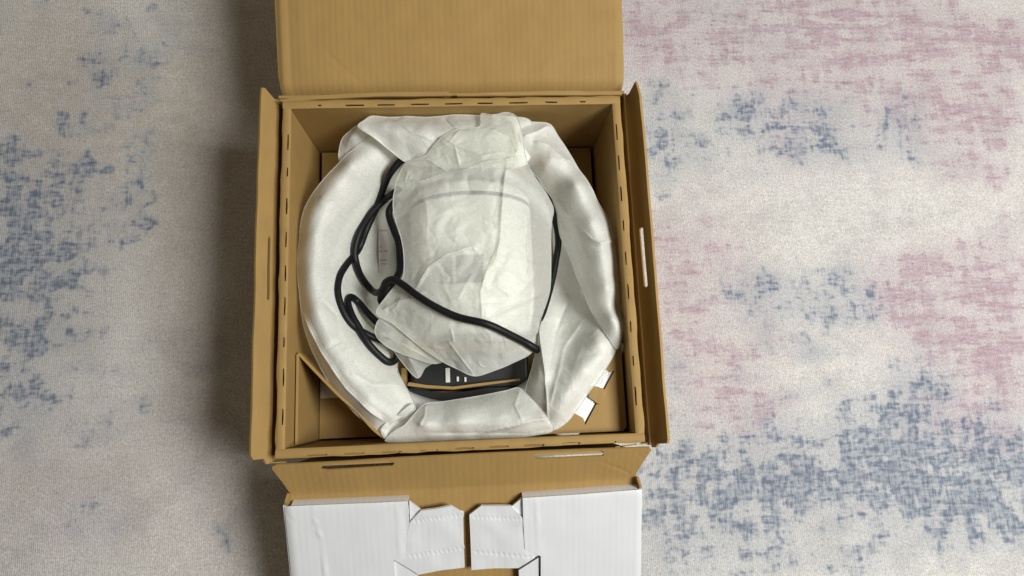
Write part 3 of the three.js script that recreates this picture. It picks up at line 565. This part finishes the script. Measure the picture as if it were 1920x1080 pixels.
foam('sheet', wrapA,
  [[1040, 505, .112], [1036, 450, .112], [1040, 400, .12], [1062, 420, .125], [1102, 490, .138], [1150, 590, .158], [1156, 652, .176], [1135, 693, .1765], [1103, 738, .1765], [1079, 773, .1765], [1061, 794, .1765], [1036, 806, .1765], [1027, 784, .174], [1024, 740, .174], [1021, 700, .174], [1014, 650, .172], [1011, 622, .166], [1016, 600, .148], [1032, 545, .122]],
  [[1120, 640, .182], [1090, 690, .187], [1060, 740, .188], [1040, 775, .182], [1056, 600, .134], [1082, 640, .152], [1052, 670, .158], [1090, 575, .138], [1036, 640, .150], [1040, 715, .174]],
  [[[[1100, 590, .155], [1060, 650, .168], [1040, 720, .175], [1030, 760, .178]], 0.002, 0.0035], [[[1128, 612, .17], [1095, 640, .17], [1070, 700, .178]], 0.0016, 0.003], [[[1070, 560, .14], [1045, 620, .155], [1030, 690, .17]], -0.0018, 0.004], [[[1013, 640, .17], [1021, 700, .174], [1027, 784, .174]], 0.0022, 0.0022]], { salt: 11.2, fold: 1.5, amp: 0.7, turn: 0.35 });
foam('fold', wrapA,
  [[1011, 626, .170], [1006, 650, .164], [997, 690, .156], [985, 735, .150], [992, 746, .160], [1008, 764, .168], [1027, 785, .175], [1023, 740, .176], [1021, 700, .176], [1015, 655, .174]],
  [[1008, 700, .168]], [[[[1012, 660, .172], [1008, 720, .165]], 0.0014, 0.002]], { salt: 13.9, amp: 0.6, turn: 2.1, cell: 0.0013 });
foam('sheet', wrapA,
  [[976, 262, .188], [975, 232, .180], [1008, 229, .180], [1032, 234, .178], [1047, 256, .175], [1086, 318, .171], [1121, 378, .169], [1148, 431, .168], [1157, 467, .167], [1161, 520, .167], [1163, 584, .167], [1157, 655, .178], [1140, 632, .180], [1124, 610, .168], [1106, 578, .164], [1085, 530, .158], [1067, 480, .152], [1050, 440, .148], [1038, 378, .152], [1015, 345, .160], [993, 316, .168]],
  [[1040, 290, .190], [1075, 350, .194], [1105, 420, .195], [1125, 480, .193], [1135, 540, .192], [1142, 600, .188], [1062, 390, .172], [1085, 440, .176], [1106, 510, .178], [1000, 260, .188], [1022, 318, .184]],
  [[[[1045, 382, .172], [1077, 413, .186], [1110, 449, .193], [1127, 458, .193], [1152, 452, .168]], 0.0026, 0.0035, 1], [[[980, 258, .19], [1005, 246, .19], [1032, 235, .18]], 0.0025, 0.003], [[[1000, 264, .19], [1030, 272, .19], [1065, 305, .19]], 0.0022, 0.003], [[[1024, 300, .185], [1050, 300, .192], [1075, 300, .18]], 0.0018, 0.0035], [[[1038, 320, .185], [1060, 400, .18], [1095, 480, .188], [1120, 570, .188]], -0.0012, 0.006]], { salt: 17.3, fold: 1.4, amp: 0.2, turn: 1.0 });
foam('sheet', wrapA,
  [[671, 237, .188], [684, 226, .185], [697, 219, .181], [730, 221, .179], [760, 218, .179], [800, 219, .179], [850, 216, .179], [905, 217, .179], [960, 219, .179], [995, 228, .180], [1000, 270, .180], [985, 310, .176], [900, 315, .178], [830, 315, .178], [785, 312, .176], [764, 306, .176], [745, 294, .180], [720, 274, .184], [697, 257, .188]],
  [[740, 250, .197], [800, 250, .199], [860, 240, .198], [920, 245, .197], [790, 285, .190], [720, 240, .195]],
  [[[[672, 238, .188], [698, 257, .188], [745, 294, .18]], 0.0015, 0.0018], [[[735, 224, .182], [770, 248, .198], [810, 262, .198]], 0.0018, 0.003], [[[830, 220, .18], [850, 238, .198], [880, 240, .198]], -0.0022, 0.003], [[[760, 300, .18], [800, 280, .19], [825, 255, .199]], -0.003, 0.005]], { salt: 21.1, fold: 1.5, amp: 0.7, turn: 0.5 });
foam('sheet', wrapA,
  [[797, 757, .158], [830, 753, .158], [900, 742, .158], [950, 732, .157], [973, 727, .158], [992, 743, .168], [1010, 762, .174], [1028, 785, .180], [1038, 806, .178], [1000, 817, .176], [950, 822, .173], [900, 825, .168], [850, 826, .168], [800, 827, .167], [745, 829, .166], [722, 826, .165], [742, 806, .170], [758, 797, .172], [777, 776, .168]],
  [[860, 790, .187], [940, 783, .188], [800, 795, .182], [990, 788, .186], [900, 765, .178]],
  [[[[890, 815, .178], [960, 800, .186], [1000, 788, .186], [1027, 785, .18]], 0.0028, 0.003, 1], [[[798, 758, .16], [796, 780, .178], [785, 800, .178]], 0.0022, 0.003], [[[975, 730, .16], [965, 760, .18], [980, 790, .187]], 0.002, 0.0035], [[[800, 812, .175], [900, 812, .177], [990, 812, .174], [1036, 803, .173]], -0.0024, 0.003]], { salt: 25.7, fold: 1.5, amp: 0.5, turn: 1.9 });

// the fan base under the middle wrap
let fanUnit;
const CYL = { x: 0.0140, y: 0.116, r: 0.0715, z0: -0.098, z1: 0.068 };
{
  const b = fanUnit = thing('electric_fan', 'white cylindrical electric fan unit with perforated grille and black cord, under the central foam', 'electric fan');
  const z = (t) => CYL.z0 + (CYL.z1 - CYL.z0) * t;
  const prof = [[0.001, -0.006], [0.060, -0.006], [0.0665, 0], [CYL.r - 0.0008, 0.006], [CYL.r - 0.0005, 0.012]];
  const lathe = (pts) => { const g = new THREE.LatheGeometry(pts.map((p) => new THREE.Vector2(p[0], p[1])), 72); g.rotateX(Math.PI / 2); g.translate(CYL.x, CYL.y, CYL.z0); return g; };
  part('collar', lathe(prof), M.plastic, b);
  part('seam', lathe([[CYL.r - 0.0008, 0.0118], [CYL.r - 0.0004, 0.0123], [CYL.r - 0.0004, 0.0163], [CYL.r - 0.0008, 0.0168]]), M.blackPlastic, b);
  part('body', lathe([[CYL.r - 0.0006, 0.0166], [CYL.r, 0.018], [CYL.r, 0.13], [CYL.r - 0.001, 0.135], [CYL.r - 0.001, 0.136], [CYL.r, 0.137], [CYL.r - 0.001, 0.162], [CYL.r - 0.01, 0.168], [0.001, 0.168]]), M.plastic, b);
  const dot = new THREE.CircleGeometry(0.00105, 8), spots = [], m = new THREE.Matrix4(), q = new THREE.Quaternion(), up = new THREE.Vector3(0, 0, 1);
  const A = at(826, 481, 0.186), B = at(906, 531, 0.186);
  for (let j = 0, zz = A.z; zz < B.z; zz += 0.0022, j++) for (let xx = A.x + (j % 2) * 0.0013; xx < B.x; xx += 0.0026) {
    if (Math.abs(xx - at(852, 500, 0.186).x) < 0.002) continue;
    const a = Math.asin(clamp((xx - CYL.x) / CYL.r, -0.95, 0.95)), n = new THREE.Vector3(Math.sin(a), Math.cos(a), 0);
    q.setFromUnitVectors(up, n); m.compose(new THREE.Vector3(CYL.x, CYL.y, zz).addScaledVector(n, CYL.r + 0.0003), q, new THREE.Vector3(1, 1, 1)); spots.push(m.clone());
  }
  const grille = new THREE.InstancedMesh(dot, M.blackPlastic, spots.length); spots.forEach((s, i) => grille.setMatrixAt(i, s));
  grille.name = 'grille_holes'; grille.userData = { kind: 'stuff', label: 'fine staggered perforations' }; b.add(grille);
}
// leaflet glimpsed between the wraps
{
  const c = document.createElement('canvas'); c.width = 512; c.height = 512;
  const x = c.getContext('2d'); x.fillStyle = '#d9cfce'; x.fillRect(0, 0, 512, 512); x.fillStyle = '#3a3136'; x.font = '20px sans-serif';
  const rows = [[60, 'instruct'], [184, 'ns'], [218, 'ber 2022'], [286, 'double'], [314, ' to for 1']];
  for (const [y, t] of rows) x.fillText(t, 40, y);
  const t = new THREE.CanvasTexture(c); t.colorSpace = THREE.SRGBColorSpace;
  const m = new THREE.MeshStandardMaterial({ map: t, roughness: 0.7, side: THREE.DoubleSide });
  const l = thing('leaflet', 'printed paper strip with small dark text between the cord loops', 'leaflet');
  const p = [[709, 424], [727, 424], [728, 512], [711, 512]].map(([a, b]) => atSurface(a, b, (u, v) => level(u, v) + 0.0015));
  const g = new THREE.PlaneGeometry(1, 1, 4, 10), pos = g.attributes.position, uv = g.attributes.uv;
  for (let i = 0; i < pos.count; i++) {
    const u = uv.getX(i), v = 1 - uv.getY(i), a = p[0].clone().lerp(p[1], u), b = p[3].clone().lerp(p[2], u), r = a.lerp(b, v);
    pos.setXYZ(i, r.x, r.y + 0.0004 * Math.sin(v * 5), r.z); uv.setXY(i, 0.06 + u * 0.155, 1 - (0.04 + v * 0.70));
  }
  g.computeVertexNormals();
  part('page', g, m, l);
}
const wrapB = thing('foam_wrap', 'translucent crumpled foam sheet draped over the fan base in the middle', 'foam wrap');
foam('hanging_corner', wrapB,
  [[716, 640, .150], [735, 655, .146], [758, 684, .138], [784, 709, .130], [797, 690, .136], [815, 676, .146], [780, 655, .152], [745, 640, .154]],
  [[770, 675, .150]], [[[[760, 660, .15], [775, 685, .14], [784, 706, .13]], 0.0022, 0.0025]], { salt: 31.5, amp: 0.6, single: true, turn: 0.2, cell: 0.0012 });
foam('flap', wrapB,
  [[712, 598, .160], [703, 623, .156], [719, 645, .155], [745, 660, .154], [790, 676, .156], [815, 682, .158], [832, 676, .160], [800, 650, .164], [770, 620, .164], [735, 600, .162]],
  [[760, 645, .163]], [[[[706, 622, .157], [750, 645, .162], [810, 676, .16]], 0.0016, 0.003]], { salt: 37.2, amp: 0.6, single: true, turn: 2.6, cell: 0.0013 });
foam('sheet', wrapB,
  [[903, 213, .190], [925, 216, .193], [950, 212, .192], [967, 219, .194], [979, 252, .197], [985, 290, .198], [994, 318, .195], [1021, 357, .184], [1033, 378, .178], [1038, 393, .175], [1035, 414, .172], [1033, 450, .170], [1033, 491, .168], [1030, 548, .168], [1012, 604, .167], [999, 658, .166], [962, 680, .168], [926, 695, .170], [889, 705, .172], [858, 692, .171], [828, 677, .170], [780, 644, .168], [735, 606, .165], [706, 588, .164], [724, 557, .167], [742, 534, .168], [754, 522, .172], [758, 490, .174], [753, 450, .174], [739, 404, .173], [737, 378, .173], [740, 353, .174], [748, 325, .178], [761, 305, .183], [796, 292, .191], [812, 275, .196], [828, 258, .201], [867, 240, .203], [898, 238, .203]],
  [[870, 300, .204], [930, 270, .209], [958, 330, .208], [850, 345, .199], [905, 325, .205], [795, 385, .194], [795, 450, .193], [875, 400, .199], [875, 470, .198], [945, 400, .205], [942, 470, .203], [990, 440, .192], [1005, 510, .188], [875, 540, .197], [940, 550, .197], [820, 535, .191], [780, 548, .182], [880, 600, .193], [940, 610, .189], [800, 600, .181], [860, 650, .183], [920, 655, .183], [975, 620, .178], [760, 575, .175]],
  [[[[950, 305, .207], [944, 345, .207], [940, 400, .205], [937, 450, .204], [930, 485, .203], [912, 515, .2]], 0.0032, 0.0032, 1],
    [[[741, 351, .16], [790, 343, .185], [836, 323, .2], [868, 321, .203], [906, 308, .206], [950, 302, .208], [978, 298, .2]], 0.0042, 0.0032, 1],
    [[[761, 305, .185], [800, 298, .195], [838, 322, .2]], 0.0026, 0.0028], [[[828, 258, .2], [852, 272, .205], [862, 312, .205]], 0.0026, 0.003], [[[866, 241, .203], [842, 268, .205], [810, 278, .2]], 0.0026, 0.003], [[[852, 272, .205], [905, 295, .206], [945, 285, .21]], 0.0022, 0.003], [[[962, 240, .2], [970, 280, .205], [962, 320, .208]], 0.0028, 0.003], [[[918, 240, .205], [958, 256, .208], [975, 300, .205]], 0.0022, 0.003],
    [[[779, 543, .18], [793, 518, .19], [804, 501, .192], [841, 476, .2], [885, 463, .202], [893, 470, .202]], 0.0042, 0.0028, 1],
    [[[932, 466, .204], [912, 510, .2], [901, 548, .2], [904, 597, .195]], 0.0034, 0.003], [[[1030, 545, .17], [985, 566, .185], [940, 585, .193], [905, 602, .193]], 0.0034, 0.0034, -1], [[[992, 392, .19], [989, 430, .192], [988, 470, .192], [992, 500, .19], [986, 525, .188]], 0.0022, 0.002, 1], [[[975, 552, .19], [1000, 520, .188], [1012, 490, .185]], 0.0018, 0.0025],
    [[[706, 588, .165], [745, 565, .176], [770, 560, .18], [800, 545, .185]], 0.0024, 0.0025], [[[733, 585, .17], [745, 572, .175], [752, 556, .175]], 0.0022, 0.0022], [[[800, 655, .172], [850, 640, .184], [845, 615, .188]], 0.002, 0.003], [[[840, 640, .184], [870, 680, .178], [888, 703, .172]], 0.0026, 0.003], [[[940, 610, .19], [950, 650, .185], [940, 672, .178]], 0.0022, 0.0025], [[[780, 644, .168], [835, 655, .182], [905, 640, .188], [980, 640, .172]], 0.0018, 0.0035], [[[800, 365, .187], [803, 420, .187], [800, 460, .187]], 0.0010, 0.002], [[[875, 530, .197], [860, 560, .195], [815, 575, .186]], 0.0018, 0.0028], [[[740, 353, .158], [760, 345, .175], [765, 318, .183]], 0.0022, 0.0025]],
  { salt: 43.9, amp: 0.8, turn: 0.9, single: true, cell: 0.001 });

// ---------------------------------------------------------------- the hole below the base: cradle and plug
{
  const cr = thing('cardboard_cradle', 'cut corrugated cardboard strip in the dark gap below the fan base', 'cardboard cradle');
  const h = (x, z) => 0.128 + 0.12 * (z - 0.12);
  const out = xz([[763, 723, .129], [800, 727.5, .13], [850, 730, .13], [910, 722, .13], [976, 713, .13], [974, 710, .125], [905, 718, .125], [850, 725, .125], [800, 722, .125], [768, 717, .12]]);
  const ramp = sheetGeometry(out, [], 0.0016, (x, z) => new THREE.Vector3(x, h(x, z), z), 0.0008);
  part('top_face', ramp, M.kraft, cr);
  const e = [[763, 724.6], [800, 728.6], [850, 730.6], [910, 722.6], [976, 714.6]].map(([a, b]) => at(a, b, 0.1285));
  const curve = new THREE.CatmullRomCurve3(e), pts = curve.getSpacedPoints(88), tri = [];
  const quad = (a, b, c, d) => { for (const v of [a, b, c, a, c, d]) tri.push(v.x, v.y, v.z); };
  for (let i = 0; i < 88; i++) {                          // the wavy medium between two liners
    const A = pts[i].clone(), B = pts[i + 1].clone(); A.y -= i % 2 ? 0.0032 : 0.0004; B.y -= i % 2 ? 0.0004 : 0.0032;
    const A2 = A.clone(), B2 = B.clone(); A2.y -= 0.0005; B2.y -= 0.0005; quad(A, B, B2, A2);
  }
  const g = new THREE.BufferGeometry(); g.setAttribute('position', new THREE.Float32BufferAttribute(tri, 3)); g.computeVertexNormals();
  part('corrugation', g, M.kraftEdge, cr);
  const low = sheetGeometry(out.map(([x, z]) => [x, z]), [], 0.002, (x, z) => new THREE.Vector3(x, h(x, z) - 0.0037, z + 0.0002), 0.0006);
  part('bottom_face', low, M.kraftEdge, cr);
  for (const [a, b, c, d, y] of [[752, 690, 764, 722, 0.104]]) { const p = at(a, b, y), q = at(c, d, y); part('side_board', boxAt(p.x, q.x, 0.0785, y, p.z, q.z), M.kraft, cr); }
  const pl = thing('power_plug', 'black plastic plug with pale marks lying in the gap below the fan base', 'plug');
  const p0 = at(770, 676, 0.112), p1 = at(992, 716, 0.112);
  const bg = new RoundedBoxGeometry(p1.x - p0.x, 0.036, p1.z - p0.z + 0.012, 3, 0.004); bg.translate((p0.x + p1.x) / 2, 0.0965, (p0.z + p1.z) / 2);
  part('body', bg, M.blackPlastic, pl);
  const mark = (x0, y0, x1, y1, yy, n) => { const a = at(x0, y0, yy), b = at(x1, y1, yy); part(n, boxAt(a.x, b.x, yy - 0.008, yy, a.z, b.z, 0.0005), M.paper, pl); };
  mark(835, 690, 844, 717, 0.117, 'label_strip'); mark(856, 706, 860.5, 715, 0.117, 'pin'); mark(870.5, 707, 874.5, 716, 0.117, 'pin');
  // curved black foot in front of the cradle
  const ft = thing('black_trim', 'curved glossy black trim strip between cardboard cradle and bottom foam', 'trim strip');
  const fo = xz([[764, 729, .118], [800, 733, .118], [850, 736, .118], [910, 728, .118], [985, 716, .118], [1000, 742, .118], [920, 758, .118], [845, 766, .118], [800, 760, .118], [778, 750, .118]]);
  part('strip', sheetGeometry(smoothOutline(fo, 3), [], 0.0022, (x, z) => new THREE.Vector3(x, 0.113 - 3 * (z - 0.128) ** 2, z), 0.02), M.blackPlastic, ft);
}

// ---------------------------------------------------------------- the power cord
{
  const cord = new THREE.Group(); cord.name = 'power_cord'; cord.userData.label = 'thick black rubber cord looped beside the foam'; fanUnit.add(cord);
  const R = 0.0040;
  const run = (pts, extra = 0) => {
    const list = pts.map(([px, py, lift = 0, fixed]) => {
      if (fixed) return at(px, py, fixed);
      return atSurface(px, py, (x, z) => level(x, z) + R + lift + extra);
    });
    const c = new THREE.CatmullRomCurve3(list, false, 'centripetal'), n = list.length * 14;
    const sp = c.getSpacedPoints(n);
    const y = sp.map((p) => p.y);
    for (let k = 0; k < 10; k++) for (let i = 1; i < n; i++) y[i] = 0.25 * y[i - 1] + 0.5 * y[i] + 0.25 * y[i + 1];
    sp.forEach((p, i) => { p.y = y[i]; });
    const smooth = new THREE.CatmullRomCurve3(sp.filter((_, i) => i % 4 === 0 || i === n), false, 'centripetal');
    const g = new THREE.TubeGeometry(smooth, n, R, 12, false);
    return part('cable', g, M.rubber, cord);
  };
  run([[765, 292, 0, .176], [751, 302, 0, .172], [732, 324, 0, .166], [720, 350, .002], [706, 389, .004], [687, 430, .005], [673, 466, .004], [651, 494, .001], [636, 520, .001], [633, 548, .001], [643, 582, .001], [659, 607, .002], [684, 625, .004], [710, 636, .006, .144], [730, 640, 0, .140]]);
  run([[750, 352, 0, .150], [738, 362, 0, .150], [720, 376, .008], [696, 400, .010], [674, 436, .012], [665, 472, .013], [667, 490, .013], [677, 518, .010], [694, 541, .010], [712, 548, .014, .152], [719, 540, .02, .164], [724, 529, 0, .174], [736, 524, 0, .180], [754, 533, 0, .183], [779, 552, .0015], [812, 573, .0015], [857, 594, .0015], [914, 608, .0015], [961, 630, .0015], [990, 645, .0015], [1003, 653, 0, .172], [1016, 660, 0, .150]]);
  run([[748, 372, 0, .142], [738, 381, 0, .142], [729, 398, 0, .140], [737, 428, 0, .138], [747, 455, 0, .138], [749.5, 486, 0, .140], [749, 507, 0, .146], [742, 522, 0, .156], [731, 536, 0, .162], [720, 548, 0, .160], [714, 560, 0, .150], [720, 575, 0, .14]]);
  run([[730, 622, 0, .138], [712, 609, 0, .140], [690, 588, 0, .142], [670, 565, .005], [658, 557, .004], [652, 566, .004], [659, 590, .008], [673, 615, .010], [690, 643, .006], [712, 667, .003], [729, 679, .003], [742, 674, .004], [744, 660, 0, .14], [735, 645, 0, .135]]);
  run([[990, 310, 0, .165], [1008, 338, 0, .150], [1024, 365, 0, .140], [1040, 410, 0, .135], [1047, 450, 0, .132], [1042, 490, 0, .132], [1034, 530, 0, .135], [1018, 585, 0, .145], [1006, 612, 0, .150], [1000, 640, 0, .150]]);
}

renderer.render(scene, camera);
